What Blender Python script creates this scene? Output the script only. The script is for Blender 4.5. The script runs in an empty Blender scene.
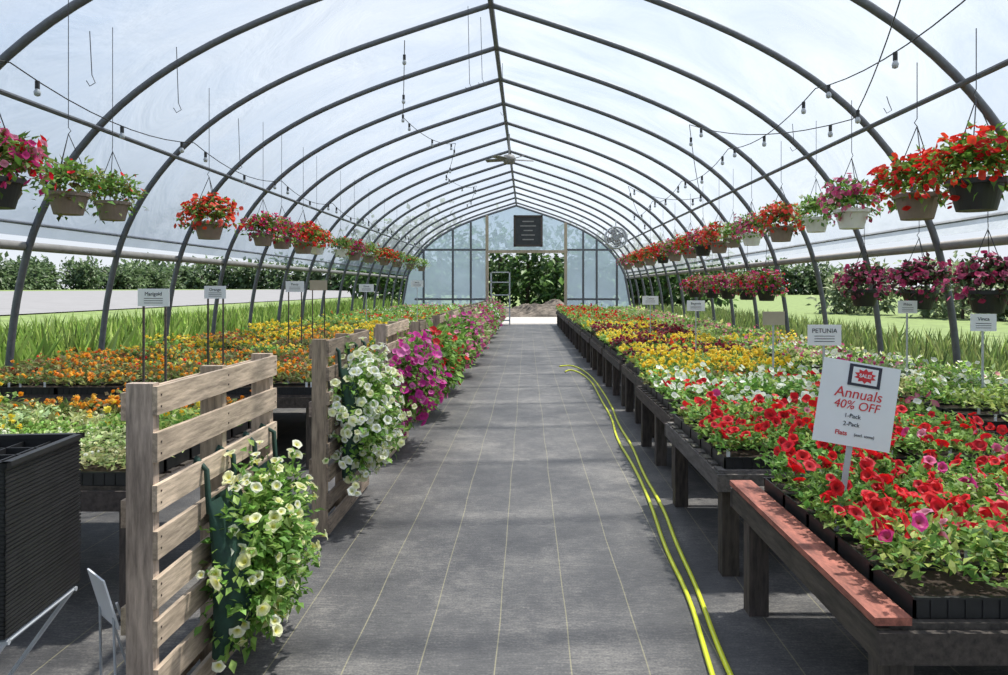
import bpy, math, random
import numpy as np
rng = np.random.default_rng(7)
random.seed(7)
scene = bpy.context.scene
COL = scene.collection
try:
    scene.view_settings.view_transform = 'Standard'
    scene.view_settings.look = 'None'
except Exception:
    pass

# ------------------------------------------------------------------ materials
def new_mat(name):
    m = bpy.data.materials.new(name); m.use_nodes = True
    nt = m.node_tree; nt.nodes.clear()
    out = nt.nodes.new('ShaderNodeOutputMaterial')
    return m, nt, out
def N(nt, t, **kw):
    n = nt.nodes.new(t)
    for k, v in kw.items():
        if k in n.inputs: n.inputs[k].default_value = v
        else: setattr(n, k, v)
    return n
def ramp(nt, stops):
    r = nt.nodes.new('ShaderNodeValToRGB')
    e = r.color_ramp.elements
    while len(e) < len(stops): e.new(0.5)
    for i, (p, c) in enumerate(stops):
        e[i].position = p; e[i].color = (*c, 1)
    return r
def simple(name, col, rough=0.6, metal=0.0, var=0.15, scale=8.0, stretch=(1,1,1), bump=0.0, percol=False):
    m, nt, out = new_mat(name)
    tc = N(nt, 'ShaderNodeTexCoord'); mp = N(nt, 'ShaderNodeMapping')
    mp.inputs['Scale'].default_value = stretch
    nz = N(nt, 'ShaderNodeTexNoise', Scale=scale, Detail=6.0, Roughness=0.65)
    nt.links.new(tc.outputs['Object'], mp.inputs[0]); nt.links.new(mp.outputs[0], nz.inputs['Vector'])
    lo = tuple(c*(1-var) for c in col); hi = tuple(min(1, c*(1+var)) for c in col)
    r = ramp(nt, [(0.3, lo), (0.7, hi)])
    nt.links.new(nz.outputs['Fac'], r.inputs[0])
    src = r.outputs[0]
    if percol:
        a = N(nt, 'ShaderNodeAttribute'); a.attribute_name = 'Col'
        v = N(nt, 'ShaderNodeVectorMath', operation='MULTIPLY'); v2 = N(nt, 'ShaderNodeVectorMath', operation='SCALE'); v2.inputs['Scale'].default_value = 2.0
        nt.links.new(r.outputs[0], v.inputs[0]); nt.links.new(a.outputs['Color'], v.inputs[1]); nt.links.new(v.outputs[0], v2.inputs[0]); src = v2.outputs[0]
    b = N(nt, 'ShaderNodeBsdfPrincipled', Roughness=rough, Metallic=metal)
    nt.links.new(src, b.inputs['Base Color'])
    if bump:
        bp = N(nt, 'ShaderNodeBump', Strength=bump, Distance=0.004)
        nt.links.new(nz.outputs['Fac'], bp.inputs['Height']); nt.links.new(bp.outputs[0], b.inputs['Normal'])
    nt.links.new(b.outputs[0], out.inputs[0])
    return m
def plant_material():
    m, nt, out = new_mat('plant_leaf_and_petal')
    a = N(nt, 'ShaderNodeAttribute'); a.attribute_name = 'Col'
    b = N(nt, 'ShaderNodeBsdfPrincipled', Roughness=0.5)
    b.inputs['Specular IOR Level'].default_value = 0.3
    t = N(nt, 'ShaderNodeBsdfTranslucent'); mx = N(nt, 'ShaderNodeMixShader'); mx.inputs[0].default_value = 0.38
    nt.links.new(a.outputs['Color'], b.inputs['Base Color']); nt.links.new(a.outputs['Color'], t.inputs['Color'])
    nt.links.new(b.outputs[0], mx.inputs[1]); nt.links.new(t.outputs[0], mx.inputs[2]); nt.links.new(mx.outputs[0], out.inputs[0])
    return m
def film_material(name, tr=0.5, tint=(0.86,0.93,1.0), warm=(0.8,0.88,0.97), amp=0.1, dist=0.4, bump=0.3):
    m, nt, out = new_mat(name)
    tc = N(nt, 'ShaderNodeTexCoord'); mp = N(nt, 'ShaderNodeMapping'); mp.inputs['Scale'].default_value = (0.25, 0.35, 0.25)
    nz = N(nt, 'ShaderNodeTexNoise', Scale=2.2, Detail=6.0, Distortion=dist, Roughness=0.55)
    nt.links.new(tc.outputs['Object'], mp.inputs[0]); nt.links.new(mp.outputs[0], nz.inputs['Vector'])
    mr = N(nt, 'ShaderNodeMapRange'); mr.inputs['From Min'].default_value = 0.3; mr.inputs['From Max'].default_value = 0.7
    mr.inputs['To Min'].default_value = 1-tr-amp; mr.inputs['To Max'].default_value = 1-tr+amp
    nt.links.new(nz.outputs['Fac'], mr.inputs['Value'])
    tp = N(nt, 'ShaderNodeBsdfTransparent'); tp.inputs[0].default_value = (*tint, 1)
    tl = N(nt, 'ShaderNodeBsdfTranslucent'); tl.inputs[0].default_value = (*warm, 1)
    df = N(nt, 'ShaderNodeBsdfDiffuse'); df.inputs[0].default_value = (*warm, 1)
    bp = N(nt, 'ShaderNodeBump', Strength=bump, Distance=0.15)
    nt.links.new(nz.outputs['Fac'], bp.inputs['Height'])
    nt.links.new(bp.outputs[0], tl.inputs['Normal']); nt.links.new(bp.outputs[0], df.inputs['Normal'])
    m0 = N(nt, 'ShaderNodeMixShader'); m0.inputs[0].default_value = 0.25
    nt.links.new(tl.outputs[0], m0.inputs[1]); nt.links.new(df.outputs[0], m0.inputs[2])
    mx = N(nt, 'ShaderNodeMixShader')
    nt.links.new(mr.outputs[0], mx.inputs[0]); nt.links.new(tp.outputs[0], mx.inputs[1]); nt.links.new(m0.outputs[0], mx.inputs[2])
    nt.links.new(mx.outputs[0], out.inputs[0])
    return m

M_PLANT = plant_material()
M_FILM = film_material('polyethylene_film', 0.47, (0.86,0.91,0.96), (0.41,0.44,0.48), amp=0.17, dist=0.8, bump=0.7)
M_FILMEND = film_material('polyethylene_film_end', 0.3, (0.8,0.9,1.0), (0.36,0.46,0.56))
M_STEEL = simple('galvanized_steel', (0.12,0.125,0.14), 0.5, 0.3, 0.2, 20)
M_WIRE = simple('dark_wire', (0.06,0.06,0.065), 0.5, 0.6)
M_WOODP = simple('pallet_wood', (0.42,0.325,0.24), 0.85, 0, 0.5, 8, (6,0.7,6), 0.5, True)
M_WOODPV = simple('pallet_wood_upright', (0.44,0.345,0.26), 0.85, 0, 0.5, 8, (6,6,0.7), 0.5, True)
M_WOODP2 = simple('pallet_wood_aged', (0.29,0.22,0.165), 0.85, 0, 0.5, 8, (6,0.7,6), 0.5, True)
M_WOODP2V = simple('pallet_wood_aged_upright', (0.28,0.21,0.16), 0.85, 0, 0.5, 8, (6,6,0.7), 0.5, True)
M_WOODB = simple('weathered_bench_wood', (0.075,0.06,0.05), 0.85, 0, 0.55, 8, (5,0.8,5), 0.6, True)
M_WOODBV = simple('weathered_bench_leg', (0.075,0.06,0.05), 0.85, 0, 0.55, 8, (5,5,0.8), 0.6, True)
M_WOODG = simple('grey_bench_wood', (0.13,0.115,0.10), 0.85, 0, 0.5, 8, (5,0.8,5), 0.6, True)
M_WOODT = simple('tan_timber', (0.42,0.34,0.25), 0.8, 0, 0.25, 5, (4,4,0.6), 0.2)
M_RED = simple('faded_red_plank', (0.33,0.11,0.075), 0.65, 0, 0.6, 9, (4,1,4), 0.3)
M_BLACK = simple('black_plastic', (0.016,0.016,0.017), 0.45, 0, 0.3, 15)
M_SOIL = simple('potting_soil', (0.05,0.032,0.022), 0.95, 0, 0.5, 40, (1,1,1), 0.5)
M_WHITE = simple('white_laminate', (0.78,0.79,0.82), 0.35, 0, 0.03, 5)
M_CARD = simple('cardboard', (0.42,0.36,0.27), 0.8, 0, 0.1, 8)
M_TXT = simple('dark_ink', (0.03,0.03,0.05), 0.6, 0, 0.05)
M_TXTR = simple('red_ink', (0.62,0.03,0.04), 0.6, 0, 0.05)
M_GBAG = simple('green_grow_bag', (0.012,0.045,0.03), 0.7, 0, 0.3, 30, (1,1,1), 0.3)
M_HOSE = simple('yellow_hose', (0.75,0.78,0.04), 0.35, 0, 0.06, 4)
M_POTD = simple('dark_pot', (0.02,0.02,0.022), 0.45, 0, 0.2)
M_POTW = simple('white_pot', (0.75,0.74,0.71), 0.45, 0, 0.06)
M_POTB = simple('taupe_pot', (0.24,0.18,0.15), 0.6, 0, 0.15)
M_GREYPL = simple('grey_metal_paint', (0.45,0.47,0.5), 0.4, 0.2, 0.1)
M_GREYD = simple('grey_curtain_roll', (0.24,0.23,0.22), 0.6, 0, 0.2)
M_CHALK = simple('chalkboard', (0.03,0.033,0.036), 0.6, 0, 0.3, 5)
M_BARK = simple('bark', (0.08,0.06,0.045), 0.9, 0, 0.4, 5)

def floor_material():
    m, nt, out = new_mat('ground_cover_fabric')
    tc = N(nt, 'ShaderNodeTexCoord'); sp = N(nt, 'ShaderNodeSeparateXYZ')
    nt.links.new(tc.outputs['Object'], sp.inputs[0])
    def M(op, a, b=None, c=None):
        n = N(nt, 'ShaderNodeMath', operation=op)
        for i, v in enumerate((a, b, c)):
            if v is None: continue
            if isinstance(v, (int, float)): n.inputs[i].default_value = v
            else: nt.links.new(v, n.inputs[i])
        return n.outputs[0]
    wob = N(nt, 'ShaderNodeTexNoise', Scale=0.6); nt.links.new(tc.outputs['Object'], wob.inputs['Vector'])
    xx = M('ADD', sp.outputs[0], M('MULTIPLY', M('SUBTRACT', wob.outputs['Fac'], 0.5), 0.04))
    fr = M('FRACT', M('ADD', M('DIVIDE', M('ADD', xx, 0.132), 0.32), 100.5))
    line = M('LESS_THAN', M('ABSOLUTE', M('SUBTRACT', fr, 0.5)), 0.009)
    n1 = N(nt, 'ShaderNodeTexNoise', Scale=0.9, Detail=12.0, Roughness=0.8); nt.links.new(tc.outputs['Object'], n1.inputs['Vector'])
    mp = N(nt, 'ShaderNodeMapping'); mp.inputs['Scale'].default_value = (2.5, 14, 1)
    nt.links.new(tc.outputs['Object'], mp.inputs[0])
    n2 = N(nt, 'ShaderNodeTexNoise', Scale=5.0, Detail=6.0, Roughness=0.7); nt.links.new(mp.outputs[0], n2.inputs['Vector'])
    n3 = N(nt, 'ShaderNodeTexNoise', Scale=90.0, Detail=3.0); nt.links.new(tc.outputs['Object'], n3.inputs['Vector'])
    f = M('ADD', M('ADD', M('MULTIPLY', n1.outputs['Fac'], 0.55), M('MULTIPLY', n2.outputs['Fac'], 0.25)), M('MULTIPLY', n3.outputs['Fac'], 0.20))
    r = ramp(nt, [(0.40, (0.050,0.049,0.051)), (0.5, (0.098,0.093,0.092)), (0.60, (0.23,0.212,0.192))])
    nt.links.new(f, r.inputs[0])
    mx = N(nt, 'ShaderNodeMixRGB'); mx.inputs[2].default_value = (0.38,0.34,0.2,1)
    nt.links.new(M('MULTIPLY', line, M('ADD', 0.1, M('MULTIPLY', n2.outputs['Fac'], 0.8))), mx.inputs[0]); nt.links.new(r.outputs[0], mx.inputs[1])
    b = N(nt, 'ShaderNodeBsdfPrincipled', Roughness=0.55)
    nt.links.new(mx.outputs[0], b.inputs['Base Color'])
    bp = N(nt, 'ShaderNodeBump', Strength=0.6, Distance=0.012)
    nt.links.new(f, bp.inputs['Height']); nt.links.new(bp.outputs[0], b.inputs['Normal'])
    nt.links.new(b.outputs[0], out.inputs[0])
    return m
M_FLOOR = floor_material()
M_GRASS = simple('lawn', (0.115,0.165,0.045), 0.9, 0, 0.4, 2.0)
M_ROAD = simple('road_asphalt', (0.165,0.165,0.172), 0.9, 0, 0.1, 1.0)
M_GRAVEL = simple('pale_gravel', (0.30,0.29,0.275), 0.9, 0, 0.25, 5)
M_MULCH = simple('mulch', (0.13,0.11,0.09), 0.95, 0, 0.6, 3)

# ------------------------------------------------------------------ mesh builder
class MB:
    def __init__(s): s.v=[]; s.c=[]; s.f=[]; s.m=[]; s.n=0
    def add(s, v, f, col=(0.5,0.5,0.5), mat=0):
        v = np.asarray(v, float).reshape(-1,3); f = np.asarray(f, int)
        c = np.asarray(col, float)
        if c.ndim == 1: c = np.tile(c, (len(v),1))
        s.v.append(v); s.c.append(c.reshape(-1,3)); s.f.append(f + s.n); s.m.append(np.full(len(f), mat)); s.n += len(v)
    def inst(s, tv, tf, pos, R, sc, col, mat=0):
        tv = np.asarray(tv, float); n = len(pos)
        if n == 0: return
        sc = np.asarray(sc, float)
        if sc.ndim == 1: sc = sc[:,None]
        loc = tv[None,:,:]*sc[:,None,:]
        w = np.einsum('nij,nkj->nki', R, loc) + pos[:,None,:]
        col = np.asarray(col, float)
        if col.ndim == 2: col = np.repeat(col[:,None,:], len(tv), 1)
        off = (np.arange(n)*len(tv))[:,None,None]
        s.v.append(w.reshape(-1,3)); s.c.append(col.reshape(-1,3))
        base = s.n
        for ff in tf:
            F = (np.asarray(ff)[None]+off).reshape(-1, len(ff[0])) + base
            s.f.append(F); s.m.append(np.full(len(F), mat))
        s.n += n*len(tv)
    def box(s, c, size, R=None, mat=0, col=None):
        if col is None: col = tuple(0.5*rng.uniform(0.75,1.22)*np.array([1,1,1])*np.array([1,rng.uniform(.96,1.03),rng.uniform(.92,1.06)]))
        h = np.array(size)/2
        v = np.array([[x,y,z] for x in (-1,1) for y in (-1,1) for z in (-1,1)])*h
        if R is not None: v = v @ np.array(R).T
        v = v + np.array(c)
        s.add(v, [[0,1,3,2],[4,6,7,5],[0,4,5,1],[2,3,7,6],[0,2,6,4],[1,5,7,3]], col, mat)
    def tube(s, pts, r, seg=8, mat=0, col=(0.5,0.5,0.5), closed=False):
        P = np.asarray(pts, float); n = len(P)
        T = np.gradient(P, axis=0) if not closed else (np.roll(P,-1,0)-np.roll(P,1,0))
        T /= np.linalg.norm(T, axis=1)[:,None]+1e-9
        up = np.array([0,0,1.]) if abs(T[0,2]) < 0.8 else np.array([0,1.,0])
        if np.abs(T[:,1]).max() < 0.1: up = np.array([0,1.,0])
        A = np.cross(T, up); A /= np.linalg.norm(A, axis=1)[:,None]+1e-9
        B = np.cross(A, T)
        a = np.linspace(0, 2*math.pi, seg, endpoint=False)
        rr = np.full(n, r) if np.isscalar(r) else np.asarray(r)
        V = P[:,None]+rr[:,None,None]*(np.cos(a)[None,:,None]*A[:,None]+np.sin(a)[None,:,None]*B[:,None])
        F = []
        for i in range(n if closed else n-1):
            j = (i+1) % n
            for k in range(seg):
                F.append([i*seg+k, i*seg+(k+1)%seg, j*seg+(k+1)%seg, j*seg+k])
        s.add(V.reshape(-1,3), F, col, mat)
        if not closed:
            s.add(V[0], [list(range(seg))], col, mat); s.add(V[-1], [list(range(seg))], col, mat)
    def lathe(s, prof, seg=20, c=(0,0,0), mat=0, col=(0.5,0.5,0.5)):
        a = np.linspace(0, 2*math.pi, seg, endpoint=False); P = np.array(prof, float)
        V = np.stack([P[:,0][:,None]*np.cos(a), P[:,0][:,None]*np.sin(a), np.repeat(P[:,1][:,None], seg, 1)], -1)
        F = [[i*seg+k, i*seg+(k+1)%seg, (i+1)*seg+(k+1)%seg, (i+1)*seg+k] for i in range(len(P)-1) for k in range(seg)]
        s.add(V.reshape(-1,3)+np.array(c), F, col, mat)
    def mesh(s, name, mats, smooth=False):
        V = np.concatenate(s.v); C = np.concatenate(s.c)
        tot = np.concatenate([np.full(len(f), f.shape[1]) for f in s.f])
        loops = np.concatenate([f.reshape(-1) for f in s.f]); mi = np.concatenate(s.m)
        me = bpy.data.meshes.new(name)
        me.vertices.add(len(V)); me.vertices.foreach_set('co', V.astype(np.float32).ravel())
        me.loops.add(len(loops)); me.loops.foreach_set('vertex_index', loops.astype(np.int32))
        me.polygons.add(len(tot)); st = np.concatenate([[0], np.cumsum(tot)[:-1]])
        me.polygons.foreach_set('loop_start', st.astype(np.int32)); me.polygons.foreach_set('loop_total', tot.astype(np.int32))
        me.polygons.foreach_set('material_index', mi.astype(np.int32))
        me.polygons.foreach_set('use_smooth', np.full(len(tot), bool(smooth)))
        at = me.attributes.new('Col', 'FLOAT_COLOR', 'POINT')
        at.data.foreach_set('color', np.concatenate([C, np.ones((len(C),1))], 1).astype(np.float32).ravel())
        for m in mats: me.materials.append(m)
        me.update(calc_edges=True)
        return me
    def obj(s, name, mats, parent=None, smooth=False, loc=None):
        return mk(name, s.mesh(name, mats, smooth), parent, loc)
def mk(name, data, parent=None, loc=None):
    o = bpy.data.objects.new(name, data); COL.objects.link(o)
    if parent: o.parent = parent
    if loc is not None: o.location = loc
    return o
def empty(name, loc=(0,0,0), rot=(0,0,0)):
    e = bpy.data.objects.new(name, None); e.empty_display_size = 0.1
    e.location = loc; e.rotation_euler = rot; COL.objects.link(e); return e

def norm(v): return v/(np.linalg.norm(v, axis=-1, keepdims=True)+1e-9)
def frame_y(d, up=None):
    d = norm(d)
    if up is None: up = rng.normal(0, 0.35, d.shape) + np.array([0,0,1.])
    x = norm(np.cross(d, up)); z = np.cross(x, d)
    return np.stack([x, d, z], -1)
def frame_z(n):
    n = norm(n); r = rng.normal(0,1,n.shape); x = norm(np.cross(r, n)); y = np.cross(n, x)
    return np.stack([x, y, n], -1)
LEAF_V = np.array([[0,0,0],[0.3,0.42,0.09],[0,1,-0.12],[-0.3,0.42,0.09],[0,0.45,0.0]])
LEAF_F = [[[0,1,2,4],[0,4,2,3]]]
def petunia(lod):
    if lod == 0:
        k = 10; a = np.arange(k)*2*math.pi/k
        r3 = np.where(np.arange(k)%2==0, 1.0, 0.84); z3 = np.where(np.arange(k)%2==0, 0.02, 0.12)
        V = [[0,0,-0.45]]
        V += [[0.2*math.cos(t), 0.2*math.sin(t), -0.12] for t in a]
        V += [[0.62*math.cos(t), 0.62*math.sin(t), 0.08] for t in a]
        V += [[r3[i]*math.cos(a[i]), r3[i]*math.sin(a[i]), z3[i]] for i in range(k)]
        T = [[0,1+i,1+(i+1)%k] for i in range(k)]
        Q = [[1+i+q*k,1+(i+1)%k+q*k,1+k+(i+1)%k+q*k,1+k+i+q*k] for q in range(2) for i in range(k)]
        w = np.array([1]+[0.85]*k+[0.08]*k+[0.0]*k)
        return np.array(V), [T, Q], w
    k = 5 if lod == 2 else 8; a = np.arange(k)*2*math.pi/k
    V = [[0,0,-0.2]]+[[math.cos(t)*(0.85+0.15*(i%2)), math.sin(t)*(0.85+0.15*(i%2)), 0.08] for i, t in enumerate(a)]
    return np.array(V), [[[0,1+i,1+(i+1)%k] for i in range(k)]], np.array([0.6]+[0]*k)
def marigold(lod):
    V = []; T = []; w = []
    layers = [(1.0,0.0),(0.75,0.3),(0.45,0.5)] if lod < 2 else [(1.0,0.0),(0.6,0.4)]
    k = 12 if lod == 0 else 8
    for li, (r, z) in enumerate(layers):
        b = len(V); V.append([0,0,z+0.12]); w.append(0.3)
        for i in range(k):
            rr = r*(1 if i%2 else 0.78); t = i*2*math.pi/k+li*0.4
            V.append([rr*math.cos(t), rr*math.sin(t), z-0.1*(i%2)]); w.append(0)
        T += [[b,b+1+i,b+1+(i+1)%k] for i in range(k)]
    return np.array(V), [T], np.array(w)
PET = [petunia(i) for i in range(3)]; MAR = [marigold(i) for i in range(3)]

def jit(cols, n, amt=0.18):
    cols = np.atleast_2d(cols); c = cols[rng.integers(0, len(cols), n)]
    return np.clip(c*(1+rng.normal(0, amt, (n,1))), 0, 1)
def blooms(mb, pos, nrm, r, cols, throat, lod, kind='pet', amt=0.1):
    n = len(pos)
    if n == 0: return
    V, F, w = (PET if kind == 'pet' else MAR)[lod]
    c = jit(cols, n, amt)
    th = np.array(throat)
    cc = c[:,None,:]*(1-w[None,:,None]) + th[None,None,:]*w[None,:,None]
    s = r*rng.uniform(0.65,1.15,n)
    sc = np.stack([s, s*rng.uniform(0.8,1.0,n), s*rng.uniform(0.8,2.2,n)], -1)
    mb.inst(V, F, pos, frame_z(nrm), sc, cc)
def leaves(mb, pos, d, L, cols, amt=0.25):
    n = len(pos)
    if n: mb.inst(LEAF_V, LEAF_F, pos, frame_y(d), L*rng.uniform(0.6,1.25,n), jit(cols, n, amt))

RED=[(0.84,0.012,0.018),(0.70,0.01,0.025)]; CORAL=[(0.88,0.07,0.03),(0.72,0.03,0.02)]
MAG=[(0.55,0.02,0.16),(0.68,0.05,0.27)]; PINK=[(0.80,0.16,0.34),(0.82,0.32,0.46)]; HOT=[(0.74,0.06,0.38),(0.62,0.04,0.34),(0.75,0.2,0.5)]
WHITE=[(0.90,0.90,0.86),(0.84,0.86,0.80)]; CREAM=[(0.92,0.91,0.60),(0.90,0.90,0.74),(0.88,0.86,0.48)]
YEL=[(0.90,0.62,0.03),(0.88,0.72,0.08)]; ORA=[(0.88,0.34,0.02),(0.78,0.24,0.02),(0.85,0.48,0.04)]
WINE=[(0.25,0.01,0.03),(0.36,0.02,0.05)]; PUR=[(0.2,0.04,0.35)]
G1=[(0.16,0.33,0.055),(0.22,0.40,0.08),(0.10,0.22,0.04),(0.29,0.43,0.10)]; G2=[(0.26,0.42,0.09),(0.35,0.49,0.13),(0.16,0.3,0.06)]
G3=[(0.12,0.19,0.045),(0.19,0.24,0.07),(0.21,0.15,0.06),(0.28,0.33,0.10)]; GPALE=[(0.40,0.50,0.20),(0.50,0.56,0.28),(0.30,0.38,0.14)]
GDARK=[(0.05,0.09,0.035),(0.10,0.05,0.05)]
SP = {
 'red':('pet',RED,(0.25,0.02,0.02),26,0.037,G1,0.15), 'coral':('pet',CORAL,(0.5,0.1,0.03),20,0.034,G1,0.14),
 'mag':('pet',MAG+PINK[:1],(0.2,0.01,0.06),16,0.034,G2,0.15), 'pink':('pet',PINK+MAG,(0.6,0.5,0.3),14,0.034,G2,0.15),
 'mixr':('pet',RED+RED+MAG+PINK,(0.3,0.05,0.05),22,0.036,G2,0.15), 'mixw':('pet',WHITE+WHITE+PINK+MAG,(0.6,0.6,0.3),14,0.033,G2,0.15),
 'white':('pet',WHITE,(0.6,0.65,0.2),22,0.032,G1,0.15), 'yel':('mar',YEL,(0.8,0.45,0.02),48,0.029,G1,0.13),
 'ora':('mar',ORA,(0.5,0.12,0.01),24,0.025,G3,0.11), 'yelpale':('mar',YEL,(0.6,0.3,0.02),14,0.022,G2,0.12),
 'alyss':('mar',CREAM,(0.6,0.65,0.4),45,0.011,GPALE,0.12), 'wine':('mar',WINE,(0.1,0.01,0.02),40,0.03,GDARK,0.15),
 'green':('pet',WHITE,(0.6,0.65,0.2),2,0.02,G2,0.16), 'gpale':('pet',PINK,(0.6,0.5,0.3),6,0.025,GPALE,0.15),
 'oradk':('mar',ORA,(0.4,0.1,0.01),12,0.022,G3,0.10), 'brown':('mar',CORAL,(0.4,0.1,0.01),7,0.02,[(0.24,0.13,0.06),(0.16,0.16,0.05),(0.2,0.22,0.07)],0.10),
}
TW, TD = 0.545, 0.285
def flats(name, x0, nx, y0, y1, z, chooser):
    mb = MB(); ny = int(round((y1-y0)/TD))
    for j in range(ny):
        for i in range(nx):
            cx = x0+(i+0.5)*TW; cy = y0+(j+0.5)*TD
            d = math.hypot(cx, cy); w = TW-0.02; h = TD-0.015
            for sx in (-1,1): mb.box((cx+sx*(w/2-0.004), cy, z+0.032), (0.008, h, 0.064), mat=1)
            for sy in (-1,1):
                mb.box((cx, cy+sy*(h/2-0.004), z+0.032), (w, 0.008, 0.062), mat=1)
                mb.box((cx, cy+sy*(h/2-0.002), z+0.062), (w+0.006, 0.014, 0.007), mat=1)
            mb.box((cx, cy, z+0.024), (w-0.015, h-0.015, 0.045), mat=2)
            if d < 8:
                for q in range(1, 10): mb.box((cx-w/2+q*w/10, cy-h/2-0.001, z+0.03), (0.006,0.006,0.056), mat=1)
            sp = SP[chooser(i, j, cx, cy)]
            kind, bc, th, nb, br, lc, H = sp
            if d < 5.2: nl, L, lod = 720, 0.042, 0
            elif d < 9: nl, L, lod = 280, 0.055, 1
            elif d < 16: nl, L, lod = 120, 0.075, 2
            else: nl, L, lod = 60, 0.1, 2
            if d > 14: nb = int(nb*0.6); br *= 1.3
            H = H*rng.uniform(0.7,1.45); nb = nb*rng.uniform(0.55,1.35)
            lc = [tuple(np.array(c)*rng.uniform(0.8,1.25)*np.array([rng.uniform(.85,1.25),1,1])) for c in lc]
            x = rng.uniform(-w/2-0.03, w/2+0.03, nl); y = rng.uniform(-h/2-0.03, h/2+0.03, nl)
            gx, gy = 0.13, 0.135
            ph = rng.uniform(0,6,4)
            def top(x, y):
                rx = ((x/gx) % 1)-0.5; ry = ((y/gy) % 1)-0.5
                return H*(1-1.0*(rx*rx+ry*ry))*(1+0.3*np.sin(x*17+ph[0])*np.cos(y*23+ph[1]))
            zt = top(x, y)
            P = np.stack([cx+x, cy+y, z+0.05+zt*rng.uniform(0.2,1.0,nl)**0.6], -1)
            D = np.stack([rng.normal(0,1,nl), rng.normal(0,1,nl), rng.uniform(-0.2,1.5,nl)], -1)
            leaves(mb, P, D, L, lc)
            n = rng.poisson(nb)
            x = rng.uniform(-w/2-0.03, w/2+0.03, n); y = rng.uniform(-h/2-0.03, h/2+0.03, n)
            P = np.stack([cx+x, cy+y, z+0.075+top(x,y)*rng.uniform(0.8,1.3,n)], -1)
            Nn = np.stack([rng.normal(0,0.7,n), rng.normal(-0.3,0.7,n), np.full(n,0.8)], -1)
            blooms(mb, P, Nn, br, bc, th, lod, kind)
            if d < 8 and rng.random() < 0.8:
                for q in range(3):
                    mb.box((cx+rng.uniform(-0.24,0.24), cy-h/2+0.01, z+0.085), (0.02,0.002,0.05), mat=3)
    return mb.obj(name, [M_PLANT, M_BLACK, M_SOIL, M_WHITE])

# ------------------------------------------------------------------ greenhouse shell
XR = -0.47
half = [(0,5.3),(1,4.98),(2,4.64),(3,4.2),(3.8,3.68),(4.4,3.05),(4.8,2.35),(5.0,1.6),(5.1,0.8),(5.14,0)]
for _ in range(3):
    q = [half[0]]
    for a, b in zip(half[:-1], half[1:]):
        q += [(0.75*a[0]+0.25*b[0], 0.75*a[1]+0.25*b[1]), (0.25*a[0]+0.75*b[0], 0.25*a[1]+0.75*b[1])]
    half = q+[half[-1]]
hx = np.array([p[0] for p in half]); hz = np.array([p[1] for p in half])
def roofz(x): return float(np.interp(abs(x-XR), hx, hz))
prof = [(XR-a, b) for a, b in reversed(half)]+[(XR+a, b) for a, b in half[1:]]
prof = np.array(prof)
Y0, Y1 = -5.0, 33.0
ROLL = 2.05
mb = MB(); mb.add([[XR-5.2,Y0,0],[XR+5.2,Y0,0],[XR+5.2,Y1+0.3,0],[XR-5.2,Y1+0.3,0]], [[0,1,2,3]]); mb.obj('floor', [M_FLOOR])
mb = MB(); P = prof[prof[:,1] >= ROLL]
Pn = P.copy(); Pn[:,0] = XR+(P[:,0]-XR)*1.009; Pn[:,1] = P[:,1]+0.04
ys = np.linspace(Y0, Y1, 23)
V = np.array([[p[0], y, p[1]] for y in ys for p in Pn]); k = len(Pn)
F = [[j*k+i, j*k+i+1, (j+1)*k+i+1, (j+1)*k+i] for j in range(len(ys)-1) for i in range(k-1)]
mb.add(V, F); mb.obj('ceiling', [M_FILM], smooth=True)
mb = MB(); mb.tube([(p[0], 0, p[1]) for p in prof[::2]], 0.038, 8); arch_me = mb.mesh('greenhouse_arch', [M_STEEL], True)
yk = 7.95-1.72*7
while yk < 32.6:
    if yk > Y0: mk('greenhouse_arch', arch_me, None, (0,yk,0))
    yk += 1.72
mb = MB()
for dx, r in ((0,0.038),(4.1,0.026),(-4.1,0.026)):
    x = XR+dx; z = roofz(x)-(0.06 if dx else 0.0)
    mb.tube([(x,y,z) for y in np.linspace(Y0,Y1,5)], r, 8)
mb.obj('roof_purlins', [M_STEEL])
for sx, nm in ((-1,'left'),(1,'right')):
    mb = MB()
    xw = XR+sx*4.93
    mb.tube([(xw,y,ROLL) for y in np.linspace(Y0,Y1,12)], 0.05, 12)
    mb.tube([(xw-sx*0.05,y,ROLL+0.24) for y in np.linspace(Y0,Y1,4)], 0.02, 6, mat=1)
    mb.obj('rolled_side_curtain', [M_GREYD, M_STEEL], smooth=True)
    mb = MB(); mb.box((XR+sx*5.14, 14, 0.12), (0.04, 38, 0.24)); mb.obj('baseboard_'+nm, [M_WOODB])
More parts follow.
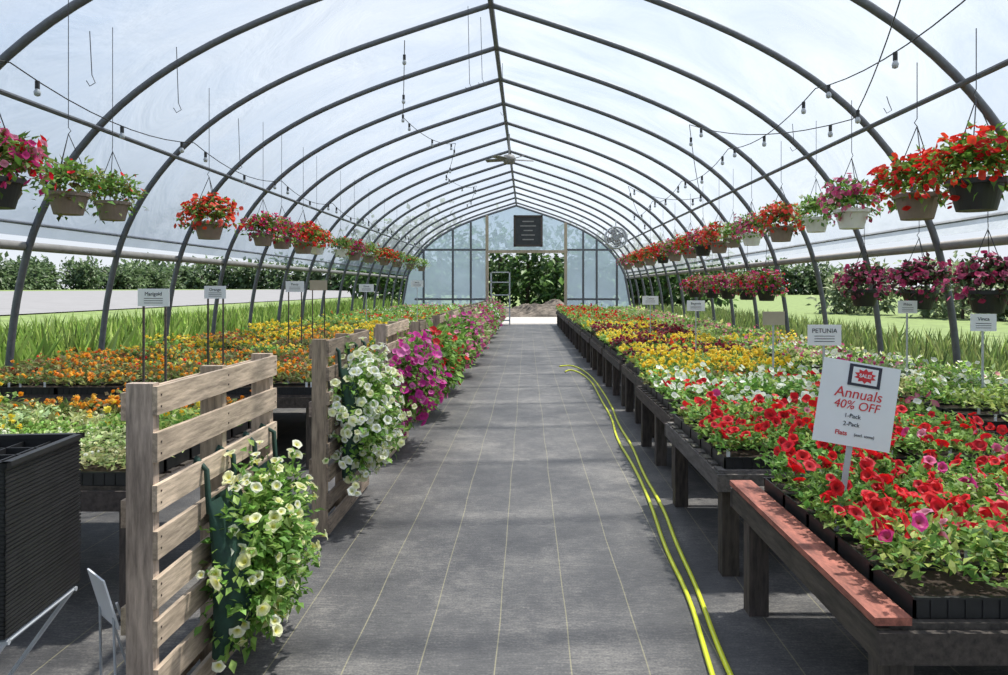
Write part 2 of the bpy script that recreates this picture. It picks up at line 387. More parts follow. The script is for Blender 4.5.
def endwall(nm, y, door):
    mb = MB(); xs = np.unique(np.concatenate([np.linspace(XR-5.12, XR+5.12, 60), [-1.72, 1.66, XR]]))
    for a, b in zip(xs[:-1], xs[1:]):
        m_ = (a+b)/2; z0 = 3.2 if (door and -1.72 < m_ < 1.66) else 0.0
        if m_ > XR+5.1 or m_ < XR-5.1: continue
        mb.add([[a,y,z0],[b,y,z0],[b,y,roofz(b)],[a,y,roofz(a)]], [[0,1,2,3]])
    mb.obj('wall_'+nm, [M_FILMEND])
    mb = MB()
    for x in ((-4.6,-3.3,-2.5,-1.78,1.72,2.5,3.1,4.0) if door else (-4,-2,0,2,3.5)):
        w = 0.13 if abs(abs(x)-1.75) < 0.1 else 0.09
        mt = 0 if w > 0.1 else 1
        mb.box((x, y-0.06, roofz(x)/2-0.02), (w, 0.09, roofz(x)-0.04), mat=mt)
    mb.box((0, y-0.08, 3.22), (3.6,0.08,0.13), mat=0)
    for z in (1.1, 3.3):
        mb.box((-3.4, y-0.07, z), (3.2,0.06,0.09), mat=1); mb.box((2.9, y-0.07, z), (2.4,0.06,0.09), mat=1)
    for sx in (-1,1):
        A = [(XR+sx*dx, y-0.05, roofz(XR+sx*dx)-0.03) for dx in np.linspace(0,5.1,20)]
        mb.tube(A, 0.05, 6, mat=1)
    mb.obj('trim_'+nm, [M_WOODT, M_STEEL])
endwall('back', Y1, True); endwall('front', Y0, False)

mb = MB()
for x in (-1.55,-0.75): mb.box((x,32.2,1.15),(0.05,0.05,2.3)); mb.box((x,31.8,1.15),(0.05,0.05,2.3))
for z in (0.2,0.75,1.3,1.85,2.28): mb.box((-1.15,32.0,z),(0.85,0.45,0.04))
mb.obj('metal_shelf_rack', [M_GREYPL])
e = empty('chalkboard_sign', (0.05, 32.7, 4.12))
mb = MB(); mb.box((0,0,0),(1.15,0.04,1.25)); mb.obj('board',[M_CHALK],e)
mb = MB()
for s_ in (-1,1): mb.box((s_*0.6,-0.01,0),(0.09,0.07,1.4)); mb.box((0,-0.01,s_*0.65),(1.2,0.07,0.09))
mb.obj('frame',[M_WOODB],e)
mb = MB()
for i, w in enumerate((0.5,0.7,0.4,0.6,0.5)): mb.box((0,-0.03,0.42-0.2*i),(w,0.01,0.05))
mb.obj('chalk_lettering',[M_GREYD],e)

e = empty('ceiling_fan', (XR+0.05, 17.4, 4.62))
mb = MB(); mb.lathe([(0,0.12),(0.12,0.1),(0.16,0.0),(0.12,-0.1),(0,-0.12)],20); mb.tube([(0,0,0.1),(0,0,0.6)],0.02)
mb.obj('motor',[M_GREYD],e,True)
mb = MB()
for i in range(5):
    t = i*2*math.pi/5+0.3; c_, s_ = math.cos(t), math.sin(t)
    R = np.array([[c_,-s_,0],[s_,c_,0],[0,0,1]]) @ np.array([[1,0,0],[0,math.cos(.35),-math.sin(.35)],[0,math.sin(.35),math.cos(.35)]])
    mb.box((c_*0.36,s_*0.36,0),(0.45,0.13,0.014),R)
mb.obj('blades',[M_GREYD],e)
e = empty('circulation_fan', (3.0, 25, 3.3))
mb = MB(); a = np.linspace(0,2*math.pi,24,endpoint=False)
for yy, r in ((-0.1,0.36),(0.1,0.36),(-0.14,0.27),(-0.16,0.18),(-0.17,0.09)):
    mb.tube(np.stack([r*np.cos(a),np.full(24,yy),r*np.sin(a)],-1), 0.012 if r<0.36 else 0.03, 6, closed=True)
for t in a[::2]: mb.tube([(0,-0.17,0),(0.36*math.cos(t),-0.1,0.36*math.sin(t))],0.008,5)
mb.tube([(0,0,0.36),(0,0,roofz(3.0)-3.3)],0.02)
mb.obj('cage',[M_GREYPL],e)
mb = MB()
for i in range(4):
    t = i*math.pi/2+0.4; R = [[math.cos(t),0,-math.sin(t)],[0.3,1,0],[math.sin(t),0,math.cos(t)]]
    mb.box((0.17*math.cos(t),0,0.17*math.sin(t)),(0.28,0.02,0.16),R)
mb.lathe([(0,0.1),(0.1,0.08),(0.1,-0.08),(0,-0.1)],12)
mb.obj('blades',[M_GREYD],e)

# ------------------------------------------------------------------ benches
def bench(x0,x1,y0,y1,z,mat,lip=False,legstep=1.1):
    mb = MB()
    n = max(2, int((y1-y0)/0.14))
    for i in range(n):
        yy = y0+0.06+(y1-y0-0.12)*i/(n-1); mb.box(((x0+x1)/2, yy, z-0.012+rng.uniform(-.001,.001)), (x1-x0-0.02, 0.095, 0.022))
    for xx in (x0+0.02, x1-0.02): mb.box((xx, (y0+y1)/2, z-0.062), (0.04, y1-y0, 0.1))
    for yy in (y0-0.012, y1+0.012): mb.box(((x0+x1)/2, yy, z-0.064), (x1-x0+0.006, 0.022, 0.094))
    m_ = max(2, int(round((y1-y0)/legstep))+1)
    for i in range(m_):
        yy = y0+0.1+(y1-y0-0.2)*i/(m_-1)
        for xx in (x0+0.09, x1-0.09): mb.box((xx, yy, (z-0.03)/2), (0.095,0.095,z-0.03), mat=2)
        mb.box(((x0+x1)/2, yy, z-0.07), (x1-x0-0.1, 0.04, 0.09))
    if lip: mb.box((x0+0.045, (y0+y1)/2, z+0.012), (0.11, y1-y0+0.02, 0.024), mat=1)
    mb.obj('wooden_plant_bench', [mat, M_RED, M_WOODBV])

def pick(*w):
    names = [a for a, b in w]; p = np.array([b for a, b in w], float); p /= p.sum()
    return lambda: names[rng.choice(len(names), p=p)]
ZR = 0.6; ZL = 0.66
TY = [(2.2,3.75),(4.05,5.55),(5.8,7.6),(7.85,9.7)]
y = 9.95
while y < 30: TY.append((y,y+2.2)); y += 2.45
pickers = [None, pick(('red',5),('mixr',2),('white',1),('mixw',2)), pick(('coral',2),('white',2),('green',3),('mixw',1),('red',1)),
           pick(('yel',6),('yelpale',1),('white',.5)), pick(('wine',3),('yel',5),('coral',1),('ora',1)), pick(('wine',4),('yel',2),('ora',1)), pick(('yel',4),('green',2)),
           pick(('coral',2),('oradk',2),('green',2)), pick(('red',2),('ora',3),('green',2)), pick(('coral',2),('green',3),('yel',1)), pick(('red',2),('green',3)), pick(('red',2),('green',3)),pick(('green',2),('red',2))]
for k, (a, b) in enumerate(TY):
    xb = 1.04 if k < 2 else (1.12 if k == 2 else 1.24)
    bench(xb, xb+1.7, a, b, ZR, M_WOODG if k == 1 else M_WOODB, lip=(k == 0))
    pk = pickers[min(k, len(pickers)-1)]
    def ch(i, j, cx, cy, k=k, pk=pk):
        if k == 0:
            return [['mixr','red','red','red','red'],['mag','mixr','mag','mixr','red'],['mixw','pink','pink','mixw','mixr']][i][min(j,4)]
        if k == 2: return ('yel' if j >= 5 else 'ora' if j == 4 and i < 2 else 'white' if (j+i) % 3 == 0 else pk())
        if k == 3: return ['yel','yel','yel','ora','yel','wine','yel'][j % 7]
        if k == 1: return [['red','red','red','mixr','white'],['red','red','mixr','red','white'],['mixr','red','green','mixw','red']][i][min(j,4)]
        return pk()
    nmz = 'petunia_flats' if k < 3 else 'bedding_plant_flats'
    flats(nmz, xb+0.12 if k == 0 else xb+0.04, 3, a+0.03, b-0.02, ZR, ch)
y = 2.6; k = 0
bp_ = [pick(('red',2),('green',1)), pick(('white',3),('gpale',2),('green',1)), pick(('gpale',3),('white',2),('mag',1)), pick(('gpale',3),('yel',1),('pink',1)), pick(('green',2),('gpale',2),('pink',1))]
while y < 30:
    b = y+2.3; bench(3.2, 4.34, y, b, ZR, M_WOODB)
    pk = bp_[min(k, 4)]; flats('bedding_plant_flats', 3.22, 2, y+0.03, b, ZR, lambda i,j,cx,cy,pk=pk: pk())
    y += 2.55; k += 1
LY = [(3.5,5.1),(6.5,9.6)]
y = 10.1
while y < 30: LY.append((y,y+3.1)); y += 3.6
lp = [None, pick(('ora',4),('brown',3),('oradk',3),('yelpale',1)), pick(('ora',4),('yel',2),('brown',2),('oradk',2)), pick(('oradk',2),('yel',2),('green',3),('brown',2)),
      pick(('green',3),('coral',1),('yelpale',2)), pick(('green',4),('red',1),('white',1)), pick(('green',3),('pink',1)), pick(('green',3),('pink',1))]
for k, (a, b) in enumerate(LY):
    bench(-3.5, -1.82, a, b, ZL, M_WOODB); bench(-5.3+0.03, -3.58, a, b, ZL, M_WOODB)
    pk = lp[min(k,7)]
    def ch(i, j, cx, cy, k=k, pk=pk):
        if k == 0:
            return ['alyss','alyss','yelpale','alyss','ora','ora'][min(j,5)] if rng.random() < .75 else 'yelpale'
        return pk()
    flats('marigold_flats' if k < 4 else 'bedding_plant_flats', -3.48, 3, a+0.01, b, ZL, ch)
    flats('marigold_flats' if k < 4 else 'bedding_plant_flats', -5.24, 3, a+0.01, b, ZL, ch)

# ------------------------------------------------------------------ pallets
def pallet(y0, L=1.2, H=1.27, xf=-1.27, aged=False, seed=0):
    r = random.Random(seed); mb = MB(); D = 0.13
    for yy in (y0+0.02, y0+L/2, y0+L-0.02):
        mb.box((xf-D/2, yy, H/2), (D-0.036, 0.042, H), mat=1)
    nf = 8
    for i in range(nf):
        z = 0.07+(H-0.13)*i/(nf-1)+r.uniform(-0.01,0.01)*(i not in (0,nf-1)); w = r.uniform(0.08,0.105); t = r.uniform(-0.012,0.012)
        R = [[1,0,0],[0,math.cos(t),-math.sin(t)],[0,math.sin(t),math.cos(t)]]
        mb.box((xf-0.009, y0+L/2, z), (0.018, L+r.uniform(-0.01,0.02), w), R, col=tuple(np.array([0.5,0.5,0.5])*r.uniform(0.65,1.3)))
        for yy in (y0+0.02, y0+L/2, y0+L-0.02):
            for dz in (-0.02,0.02): mb.box((xf+0.0006, yy, z+dz), (0.002,0.007,0.007), col=(0.06,0.05,0.05))
    for i in range(4):
        z = 0.08+(H-0.16)*i/3; mb.box((xf-D+0.009, y0+L/2, z), (0.018, L, 0.095))
    mb.obj('wooden_pallet', [M_WOODP2, M_WOODP2V] if aged else [M_WOODP, M_WOODPV])
py = [2.55,4.75,6.75,8.8]; y = 10.8
while y < 28: py.append(y); y += 2.1
for i, p in enumerate(py): pallet(p, 1.2, 1.27 if i < 3 else 1.2, aged=i not in (0,2,5), seed=i)

def cluster(mb, c, rad, nl, nb, L, br, lc, bc, th, lod, kind='pet', side=None, droop=0.3):
    def dirs(n):
        d = norm(rng.normal(0,1,(n,3)))
        if side is not None:
            s_ = norm(np.array(side, float)); dp = d@s_; m = dp < -0.15; d[m] -= 2*(dp[m])[:,None]*s_
        return d
    c = np.array(c); rad = np.array(rad)
    bmp = lambda d: 1+0.25*np.sin(d[:,0]*7+c[1]*3)*np.cos(d[:,2]*9+c[1])+0.12*np.sin(d[:,1]*13+d[:,2]*11)
    d = dirs(nl)
    P = c+d*rad*(bmp(d)*rng.uniform(0.4,1.08,nl))[:,None]
    D = d*1.0+rng.normal(0,0.7,(nl,3))+np.array([0,0,-droop+0.2]); leaves(mb, P, D, L, lc)
    d = dirs(nb)
    P = c+d*rad*(bmp(d)*rng.uniform(0.92,1.22,nb))[:,None]
    blooms(mb, P, d+rng.normal(0,0.45,(nb,3))+np.array([0,-0.3,0.25]), br, bc, th, lod, kind)

def pallet_planter(y0, bc, th, lc, zc, rz, n, lod, xf=-1.27, bags=True, name='petunia_grow_bag', ry=0.42, rx=0.2, nb=60, br=0.036, L=0.06, off=0.6):
    yc = y0+off
    e = empty(name, (xf, yc, 0))
    if bags:
        mb = MB()
        for dy in (-0.22, 0.22):
            zt = zc+rz*0.85; zb = max(0.05, zc-rz*0.95)
            V = []
            for q, (z, w, t) in enumerate([(zt,0.16,0.03),((zt+zb)/2+.1,0.18,0.12),((zt+zb)/2-.15,0.18,0.15),(zb,0.15,0.08)]):
                for a in np.linspace(0,2*math.pi,12,endpoint=False): V.append([0.02+t*(0.5+0.5*math.cos(a)), dy*1.15+w*math.sin(a), z])
            F = [[i*12+k,i*12+(k+1)%12,(i+1)*12+(k+1)%12,(i+1)*12+k] for i in range(3) for k in range(12)]
            mb.add(V, F); mb.add(V[-12:], [list(range(12))])
            for s_ in (-0.13,0.13):
                mb.tube([(0.03,dy*1.15+s_,zt-0.05),(0.02,dy*1.15+s_,zt+0.12),(-0.03,dy*1.15+s_*.8,zt+0.16),(-0.05,dy*1.15+s_*.7,zt+0.1)], 0.012, 6)
        mb.obj('fabric_pouch', [M_GBAG], e, True)
    mb = MB()
    cluster(mb, (0.08,0,zc), (rx,ry,rz), n, nb, L, br, lc, bc, th, lod, side=(1,-0.3,0.1))
    cluster(mb, (0.1,-0.12,zc-rz*0.4), (rx*1.0,ry*0.6,rz*0.55), n//3, nb//4, L, br, lc, bc, th, lod, side=(1,-0.3,0.1))
    mb.obj('flowers', [M_PLANT], e)
pallet_planter(2.55, CREAM, (0.8,0.75,0.12), G2+G1, 0.48, 0.34, 2600, 0, nb=115, br=0.032, L=0.048, rx=0.18, off=0.72, ry=0.43)
pallet_planter(4.75, WHITE+CREAM[:2], (0.65,0.68,0.25), G1+G2, 0.72, 0.40, 2100, 0, nb=240, br=0.036, L=0.052, rx=0.25, ry=0.5, bags=True, off=0.55)
pallet_planter(6.75, HOT, (0.3,0.02,0.15), G1, 0.72, 0.40, 1500, 1, nb=210, br=0.045, L=0.065, rx=0.3, ry=0.6, off=0.65, bags=False)
fl = [(RED,G1,50),(PINK,G1,70),(HOT,G1,170),(PINK,GPALE,120),(HOT,G1,160),(MAG,G1,130),(WHITE,G1,60),(HOT,G1,120),(MAG,G1,90),(PINK,G1,110),(HOT,G1,100)]
for i, p in enumerate(py[3:]):
    c_, g_, nb_ = fl[i % len(fl)]
    pallet_planter(p, c_, (0.3,0.1,0.1), g_, 0.68, 0.42, 800 if p < 16 else 450, 2, nb=nb_, br=0.05, L=0.11, rx=0.3, ry=0.65, bags=False, name='trailing_petunia_planter')

# ------------------------------------------------------------------ hanging baskets
def basket_mesh(bc, th, lc, nb=70, nl=520, lod=1, droop=False, br=0.034):
    mb = MB()
    cluster(mb, (0,0,0.05), (0.27,0.27,0.19), nl, nb, 0.07, br, lc, bc, th, lod, side=(0,0,1))
    cluster(mb, (0,0,-0.02), (0.31,0.31,0.12 if not droop else 0.22), nl//3, nb//3, 0.07, br, lc, bc, th, lod)
    return mb.mesh('basket_flowers', [M_PLANT])
VAR = {
 'red':[basket_mesh(RED+CORAL,(0.4,0.05,0.03),G1,190) for i in range(2)],
 'coral':[basket_mesh(CORAL+[(0.8,0.12,0.1)],(0.5,0.1,0.05),G3+G1,190) for i in range(2)],
 'pink':[basket_mesh(PINK+MAG,(0.5,0.2,0.2),G1,130) for i in range(2)],
 'mag':[basket_mesh(MAG+MAG+RED+PINK,(0.3,0.02,0.05),G1+G3,160) for i in range(2)],
 'purp':[basket_mesh([(0.48,0.04,0.14),(0.55,0.12,0.25)],(0.2,0.02,0.06),GDARK,140) for i in range(2)],
 'green':[basket_mesh(RED,(0.3,0.02,0.05),G1+G3,8,droop=True) for i in range(2)],
 'white':[basket_mesh(WHITE,(0.6,0.6,0.2),G2,60) for i in range(1)],
}
def pot_mesh(m, r=0.17, h=0.2):
    mb = MB(); mb.lathe([(0,-h),(r*0.7,-h),(r*0.95,-0.035),(r*1.08,-0.035),(r*1.08,0.0),(r*0.98,0.0),(r*0.95,-0.03),(0,-0.03)], 28); return mb.mesh('pot', [m], False)
POTS = {'d':pot_mesh(M_POTD),'w':pot_mesh(M_POTW),'b':pot_mesh(M_POTB)}
def basket(x, y, z, kind, pot, s=1.0):
    e = empty('hanging_flower_basket', (x,y,z), (0,0,random.uniform(0,6)))
    e.scale = (s,s,s)
    mk('pot', POTS[pot], e, (0,0,-0.04)); mk('flowers', random.choice(VAR[kind]), e)
    mb = MB()
    for i in range(3):
        t = i*2.094; mb.tube([(0.17*math.cos(t),0.17*math.sin(t),-0.04),(0.1*math.cos(t),0.1*math.sin(t),0.25),(0,0,0.5)],0.004,5)
    topz = (roofz(x)-0.02-z)/s
    mb.tube([(0,0,0.5),(0.02,0,0.53),(0.0,0,0.56),(0,0,topz)],0.0035,5)
    mb.obj('wire_hanger',[M_WIRE],e)
for (yy,k,p,s) in [(5.6,'red','d',1.15),(6.45,'red','b',1.1),(7.75,'pink','w',1.0),(8.7,'white','w',0.85),(9.9,'coral','b',1.0),(11.2,'pink','w',0.9),(12.2,'white','b',.8),(13.1,'coral','b',1),
                   (14.3,'mag','d',1),(15.4,'red','b',1),(17,'pink','b',1),(18.5,'red','d',1),(20.4,'coral','b',1),(22.5,'red','b',1),(25,'pink','b',1)]:
    basket(3.4, yy, 2.46, k, p, s)
for (yy,k,p,s) in [(5.25,'mag','d',1.05),(6.1,'green','b',0.9),(6.75,'green','b',0.85),(8.8,'coral','b',1),(10.6,'mag','b',.9),(11.4,'mag','b',.9),(12.5,'red','b',1),(13.3,'coral','w',.9),
                   (15,'green','w',.8),(16.2,'mag','b',.9),(17.7,'green','b',.9),(19.6,'red','b',.9),(21.5,'green','b',.9),(24,'green','b',.9),(26.5,'white','b',.9)]:
    basket(-3.78, yy, 2.42, k, p, s)
for (yy,k,p,s) in [(6.55,'purp','d',1),(7.7,'purp','d',1),(8.95,'purp','d',1),(12.6,'mag','d',1),(13.7,'mag','d',1),(15,'mag','d',1),(16.3,'pink','d',1),(18,'mag','d',1)]:
    basket(4.08, yy, 1.62, k, p, s)

# ------------------------------------------------------------------ string lights
def string_lights(path_pts, nbulb):
    e = empty('string_lights'); mb = MB(); mbb = MB()
    for a, b in zip(path_pts[:-1], path_pts[1:]):
        a = np.array(a); b = np.array(b); t = np.linspace(0,1,10)[:,None]
        P = a+(b-a)*t; P[:,2] -= 0.16*4*(t[:,0]*(1-t[:,0])); mb.tube(P, 0.006, 5)
        for q in np.linspace(0.1,0.9,nbulb):
            p = a+(b-a)*q; p[2] -= 0.16*4*q*(1-q)
            mb.lathe([(0.0,0),(0.02,0),(0.02,-0.07),(0,-0.07)],8,p)
            mbb.lathe([(0.016,-0.07),(0.03,-0.1),(0.024,-0.13),(0,-0.14)],8,p)
    mb.obj('cable',[M_BLACK],e); mbb.obj('bulbs',[M_GREYPL],e,True)
def rp(x, y, dz=0.08): return (x, y, roofz(x)-dz)
string_lights([rp(-4.35,2.79+1.72*2*i) for i in range(9)], 3)
string_lights([rp(3.1,1.07+1.72*2*i) for i in range(7)], 3)
string_lights([rp(3.5 if i%2 else 2.5,4.51+1.72*2*i) for i in range(6)], 2)
string_lights([rp(-1.6-0.6*(i%2),9.67+1.72*2*i,0.1) for i in range(6)], 3)
mb = MB()
for (x,y,z) in [(-0.75,9.4,4.1),(-0.62,9.9,4.3),(-3.9,6.6,3.4),(-3.6,7.6,3.4),(-3.9,10,3.2),(3.3,9.2,3.3),(3.5,7.2,3.3),(-0.4,12,4.4)]:
    P = [(x,y,roofz(x)-0.03),(x+0.02,y,z+0.1),(x+0.05,y,z+0.03),(x,y,z),(x-0.03,y,z+0.05)]; mb.tube(P,0.004,5)
mb.obj('hanging_hooks',[M_WIRE])

# ------------------------------------------------------------------ signs
def text(s, size, loc, mat, parent, bold=0.0, shear=0.0):
    cu = bpy.data.curves.new('lettering','FONT'); cu.body = s; cu.size = size; cu.align_x = 'CENTER'; cu.align_y = 'CENTER'
    cu.extrude = 0.0006; cu.offset = bold; cu.shear = shear; cu.materials.append(mat)
    o = mk('lettering', cu, parent, loc); o.rotation_euler = (math.pi/2,0,0); return o
e = empty('sale_sign', (1.30,2.92,1.14), (-0.06,0.165,-0.06))
mb = MB(); mb.box((0,0,0),(0.30,0.005,0.33),col=(.5,.5,.5)); mb.obj('panel',[M_WHITE],e)
mb = MB(); mb.box((0.0,0.008,-0.3),(0.022,0.008,0.42)); mb.obj('stake',[M_GREYPL],e)
mb = MB(); mb.box((0.015,-0.004,0.115),(0.125,0.003,0.085)); mb.obj('logo_plate',[M_TXT],e)
mb = MB(); mb.box((0.015,-0.0058,0.115),(0.098,0.002,0.064)); mb.obj('logo_inset',[M_WHITE],e)
mb = MB(); V = [[0.015,-0.0085,0.115]]
for i in range(20):
    r = (0.044 if i%2 else 0.030); V.append([0.015+r*math.cos(i*math.pi/10), -0.0078, 0.115+0.68*r*math.sin(i*math.pi/10)])
mb.add(V, [[0,1+i,1+(i+1)%20] for i in range(20)]); mb.obj('starburst',[M_TXTR],e)
text('SALE!',0.02,(0.015,-0.0095,0.115),M_WHITE,e,0.0004)
text('Annuals',0.058,(0,-0.004,0.040),M_TXTR,e,0.0,0.15)
text('40% OFF',0.048,(0,-0.004,-0.006),M_TXTR,e,0.0,0.15)
text('1-Pack',0.024,(-0.01,-0.004,-0.048),M_TXT,e); text('2-Pack',0.024,(-0.01,-0.004,-0.080),M_TXT,e)
text('Flats',0.026,(-0.045,-0.004,-0.118),M_TXTR,e,0.0003); text('(excl. some)',0.016,(0.045,-0.004,-0.118),M_TXT,e)

def stake_sign(x, y, z, w, h, zb, mat=M_WHITE, title='Annuals', lean=0.0, name='plant_sign', two=False):
    e = empty(name, (x,y,z), (lean,0,random.uniform(-0.15,0.15)))
    mb = MB(); mb.box((0,0,0),(w,0.006,h)); mb.obj('panel',[mat],e)
    mb = MB()
    for xx in ((-w*0.35,w*0.35) if two else (0,)): mb.box((xx,0.012,(zb-z)/2+h*0.1),(0.014,0.012,(z-zb)+h*0.4))
    mb.obj('stake',[M_WOODB if two else M_GREYPL],e)
    if mat is M_WHITE:
        text(title,h*0.3,(0,-0.005,h*0.2),M_TXT,e)
        mb = MB()
        for i in range(3): mb.box((0,-0.004,-h*0.05-i*h*0.13),(w*0.6,0.001,h*0.03))
        mb.obj('printed_lines',[M_TXT],e)
stake_sign(-2.75,5.45,1.53,0.25,0.13,0.0,two=True,title='Marigold')
stake_sign(-2.95,7.0,1.56,0.2,0.12,0.70,two=True,title='Orange')
stake_sign(-3.2,10.2,1.62,0.25,0.15,0.7,two=True,title='Pansy'); stake_sign(-3.1,11,1.64,0.25,0.15,0.7,mat=M_CARD,two=True)
stake_sign(-3.3,15.2,1.6,0.3,0.16,0.7,title='Zinnia'); stake_sign(-2.6,17.5,1.7,0.3,0.16,0.7,title='Salvia')
stake_sign(2.15,5.35,1.26,0.24,0.15,0.68,title='PETUNIA'); stake_sign(2.2,6.6,1.33,0.2,0.12,0.68,mat=M_CARD)
stake_sign(2.1,9.2,1.38,0.22,0.13,0.68,title='Begonia'); stake_sign(3.6,7.0,1.42,0.18,0.12,0.68,title='Phlox')
stake_sign(3.7,6.0,1.32,0.2,0.14,0.68,title='Vinca'); stake_sign(2.0,12,1.4,0.26,0.14,0.68,title='Coleus')

e = empty('floor_sign', (-1.5,2.62,0.0), (0,0,-0.75))
mb = MB(); mb.box((0,0,0.5),(0.17,0.006,0.19),[[1,0,0],[0,.97,-.26],[0,.26,.97]],col=(.5,.5,.5)); mb.obj('panel',[M_WHITE],e)
mb = MB()
for s_ in (-1,1): mb.tube([(s_*0.07,0.01,0.45),(s_*0.08,0.02,0.0)],0.005,5); mb.tube([(s_*0.07,0.02,0.5),(s_*0.08,0.16,0.0)],0.005,5)
mb.obj('wire_legs',[M_GREYPL],e)

e = empty('nursery_tray_stack', (-1.67,2.16,0.0), (0,0,0.1))
mb = MB(); w, d_ = 0.50, 0.40
for i in range(40):
    z = 0.665+i*0.0115; q = rng.uniform(-0.001,0.001)
    for s_ in (-1,1): mb.box((s_*w/2+q,0,z),(0.005,d_+0.005,0.007)); mb.box((q,s_*d_/2,z),(w+0.005,0.005,0.007))
for s_ in (-1,1): mb.box((s_*(w/2-0.004),0,0.888),(0.006,d_-0.004,0.46)); mb.box((0,s_*(d_/2-0.004),0.888),(w-0.004,0.006,0.46))
mb.box((0,0,0.662),(w,d_,0.012)); mb.box((0,0,1.06),(w-0.01,d_-0.01,0.006))
for s_ in (-1,1): mb.box((s_*w/2,0,1.125),(0.022,d_+0.022,0.014)); mb.box((0,s_*d_/2,1.125),(w+0.022,0.022,0.014))
for i in range(1,6): mb.box((-w/2+i*w/6,0,1.085),(0.006,d_-0.01,0.05))
for i in range(1,4): mb.box((0,-d_/2+i*d_/4,1.085),(w-0.01,0.006,0.05))
mb.obj('trays',[M_BLACK],e)
mb = MB()
for s_ in (-1,1):
    mb.tube([(-0.25,s_*0.18,0.64),(0.25,s_*0.18,0.64)],0.008,6)
    mb.tube([(-0.24,s_*0.18,0.64),(0.22,s_*0.2,0.0)],0.007,6); mb.tube([(0.24,s_*0.18,0.64),(-0.22,s_*0.2,0.0)],0.007,6)
for s_ in (-1,1): mb.tube([(s_*0.22,-0.2,0.008),(s_*0.22,0.2,0.008)],0.008,6); mb.tube([(s_*0.24,-0.18,0.64),(s_*0.24,0.18,0.64)],0.008,6)
mb.obj('wire_stand',[M_GREYPL],e)

# ------------------------------------------------------------------ hose
A = [(0.80,2.4),(0.83,2.9),(0.845,3.3),(0.90,3.9),(0.925,4.6),(0.985,5.3),(0.99,6.3),(1.06,7.4),(1.06,8.6),(1.14,9.9),(1.17,12.0),(1.15,13.6),(1.02,14.8),(0.86,15.3),(0.66,15.0)]
B = [(0.70,2.4),(0.74,2.8),(0.775,3.2),(0.835,3.8),(0.84,4.5),(0.91,5.4),(0.955,6.6),(0.94,7.8),(1.04,9.0),(1.05,10.4),(1.10,12.3),(1.05,13.4),(0.93,14.2),(0.80,14.4),(0.72,14.0)]
cu = bpy.data.curves.new('garden_hose','CURVE'); cu.dimensions = '3D'; cu.bevel_depth = 0.012; cu.bevel_resolution = 3
for L_ in (A, B):
    s_ = cu.splines.new('NURBS'); s_.points.add(len(L_)-1)
    for i, p in enumerate(L_): s_.points[i].co = (p[0], p[1], 0.013, 1)
    s_.use_endpoint_u = True; s_.order_u = 3; s_.resolution_u = 8
cu.materials.append(M_HOSE); mk('garden_hose', cu)

# ------------------------------------------------------------------ outside
mb = MB(); mb.add([[-19,-60,-0.03],[300,-60,-0.03],[300,400,-0.03],[-19,400,-0.03]], [[0,1,2,3]])
mb.add([[-19,-60,-0.03],[-19,400,-0.03],[-22.5,400,0.35],[-22.5,-60,0.35]], [[0,1,2,3]])
mb.add([[-22.5,-60,0.35],[-22.5,400,0.35],[-60,400,1.30],[-60,-60,1.30]], [[0,1,2,3]])
mb.add([[-60,-60,1.30],[-60,400,1.30],[-400,400,1.4],[-400,-60,1.4]], [[0,1,2,3]]); mb.obj('ground', [M_GRASS])
mb = MB(); mb.add([[-23,-60,0.42],[-23,400,0.42],[-56,400,1.26],[-56,-60,1.26]], [[0,1,2,3]]); mb.obj('road', [M_ROAD])
mb = MB(); mb.add([[-4,33.35,-0.01],[4,33.35,-0.01],[7,44,-0.01],[-6,44,-0.01]], [[0,1,2,3]]); mb.obj('gravel_yard', [M_GRAVEL])
mb = MB(); n_ = 40
def mz(i, j):
    u, v = i/n_, j/n_; h = abs(math.sin(math.pi*u))**0.8*abs(math.sin(math.pi*v))**0.7
    return -0.02+h*(0.75+0.25*math.sin(u*9+1)+0.15*math.sin(u*23+v*7))+h*float(rng.uniform(-.1,.1))
V = [[-3.0+6.5*i/n_, 41+3*j/n_, mz(i,j)] for i in range(n_+1) for j in range(n_+1)]
mb.add(V, [[i*(n_+1)+j,i*(n_+1)+j+1,(i+1)*(n_+1)+j+1,(i+1)*(n_+1)+j] for i in range(n_) for j in range(n_)]); mb.obj('mulch_pile',[M_MULCH])
def blades(name, x0,x1,y0,y1,n,h0,h1,cols):
    mb = MB(); P = np.stack([rng.uniform(x0,x1,n),rng.uniform(y0,y1,n),np.full(n,-0.02)],-1)
    D = np.stack([rng.normal(0,0.2,n),rng.normal(0,0.2,n),np.ones(n)],-1)
    s = rng.uniform(h0,h1,n)
    mb.inst(LEAF_V, LEAF_F, P, frame_y(D, rng.normal(0,1,(n,3))), np.stack([np.full(n,0.05),s,s],-1), jit(cols,n,0.25)); mb.obj(name,[M_PLANT])
GG = [(0.33,0.46,0.11),(0.42,0.52,0.17),(0.23,0.36,0.08)]
blades('tall_grass', -8.4,-6.1,1,36,14000,0.5,1.25,GG)
blades('meadow_grass', -18.5,-8.6,4,60,26000,0.15,0.45,GG)
blades('tall_weeds', 5.1,9,1,40,11000,0.3,0.9,[(0.30,0.38,0.12),(0.36,0.40,0.16),(0.20,0.28,0.10)])
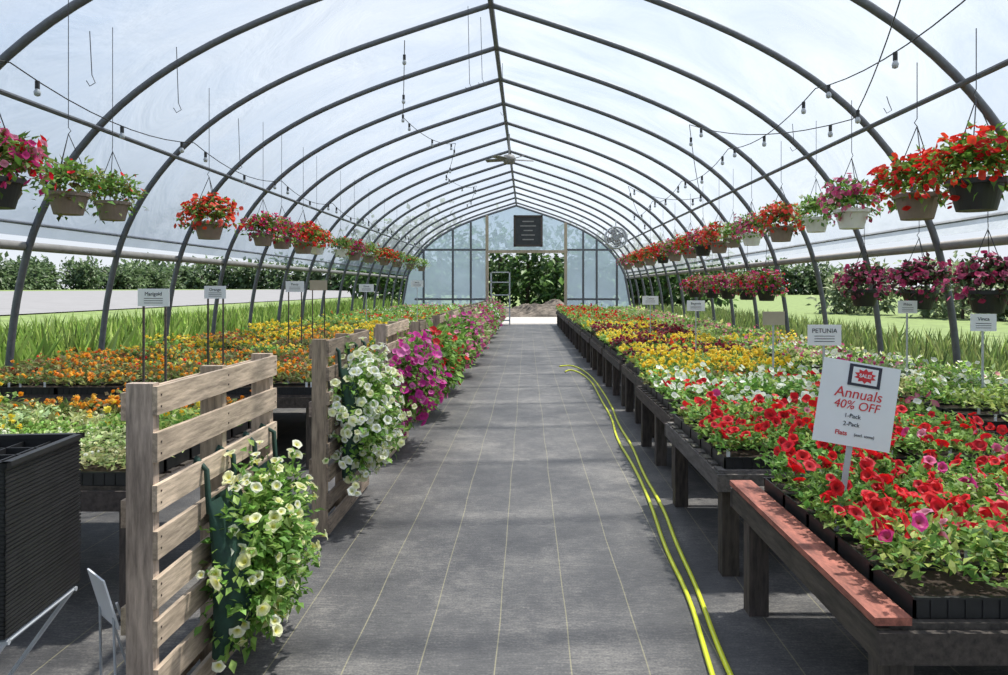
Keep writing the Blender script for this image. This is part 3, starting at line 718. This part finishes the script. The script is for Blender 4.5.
def treeline(name, pts, h0, h1, cols, nl=260, L=0.9, z0=0.0):
    mb = MB()
    for (x, y) in pts:
        h = rng.uniform(h0,h1); r = h*rng.uniform(0.34,0.46)
        mb.tube([(x,y,z0-0.1),(x+0.1,y,z0+h*0.6)], h*0.025, 6, mat=1)
        cluster(mb, (x,y,z0+h*0.58), (r,r,h*0.42), nl, 0, L, 0.1, cols, cols, (0,0,0), 2)
        cluster(mb, (x+rng.uniform(-r,r),y+rng.uniform(-r,r),z0+h*0.25), (r*1.1,r*1.1,h*0.26), nl//2, 0, L, 0.1, cols, cols, (0,0,0), 2)
    mb.obj(name,[M_PLANT,M_BARK])
TG = [(0.09,0.14,0.065),(0.12,0.175,0.085),(0.07,0.11,0.055)]  # far tree greens, lightened so distance haze is painted into the leaf colour
treeline('tree_line', [(-80+rng.uniform(-5,5), y) for y in np.arange(20,170,1.5)], 3.6,5.6, TG, 220, 0.9, 1.3)
treeline('tree_line', [(-95+i*1.9, 180+rng.uniform(-5,5)) for i in range(90)], 6,9, TG, 180, 1.4, 0.0)
treeline('tree_line', [(x, 52+rng.uniform(-2,3)) for x in np.arange(-12,14,2.0)], 5,7, [(0.05,0.10,0.03),(0.07,0.13,0.04),(0.10,0.18,0.05)], 420, 0.6)
treeline('shrub_row', [(22+rng.uniform(-2,3), y) for y in np.arange(3,52,2.0)], 1.8,3.8, [(0.22,0.28,0.15),(0.28,0.33,0.19),(0.16,0.2,0.11)], 300, 0.45)  # pale leaf colours carry painted haze, there is no volume

# ------------------------------------------------------------------ light, world, camera
w = bpy.data.worlds.new('sky'); scene.world = w; w.use_nodes = True; nt = w.node_tree; nt.nodes.clear()
out = nt.nodes.new('ShaderNodeOutputWorld'); bg = nt.nodes.new('ShaderNodeBackground')
tc = nt.nodes.new('ShaderNodeTexCoord'); sp = nt.nodes.new('ShaderNodeSeparateXYZ')
nt.links.new(tc.outputs['Generated'], sp.inputs[0])
r = ramp(nt, [(0.0,(0.88,0.92,0.97)),(0.25,(0.60,0.73,0.92)),(0.7,(0.30,0.48,0.82))]); nt.links.new(sp.outputs[2], r.inputs[0])
nz = nt.nodes.new('ShaderNodeTexNoise'); nz.inputs['Scale'].default_value = 2.0; nz.inputs['Detail'].default_value = 6
nt.links.new(tc.outputs['Generated'], nz.inputs['Vector'])
cr = ramp(nt, [(0.50,(0,0,0)),(0.74,(0.8,0.8,0.8))]); nt.links.new(nz.outputs['Fac'], cr.inputs[0])
mx = nt.nodes.new('ShaderNodeMixRGB'); mx.inputs[2].default_value = (0.95,0.96,0.98,1)
nt.links.new(cr.outputs[0], mx.inputs[0]); nt.links.new(r.outputs[0], mx.inputs[1])
nt.links.new(mx.outputs[0], bg.inputs[0]); bg.inputs[1].default_value = 1.0; nt.links.new(bg.outputs[0], out.inputs[0])
sl = bpy.data.lights.new('sun','SUN'); sl.energy = 11.0; sl.angle = 0.04; sl.color = (1,0.94,0.84)
so = bpy.data.objects.new('sun', sl); COL.objects.link(so)
from mathutils import Vector
so.rotation_euler = Vector((-0.35,-0.25,-1.0)).to_track_quat('-Z','Y').to_euler()

cam = bpy.data.cameras.new('camera'); cam.sensor_width = 36; cam.lens = 740/1008*36
cam.shift_x = -23/1008; cam.shift_y = -49.5/1008; cam.clip_end = 1000; cam.clip_start = 0.05
co = bpy.data.objects.new('camera', cam); COL.objects.link(co); co.location = (0,0,1.6); co.rotation_euler = (math.pi/2,0,0)
scene.camera = co
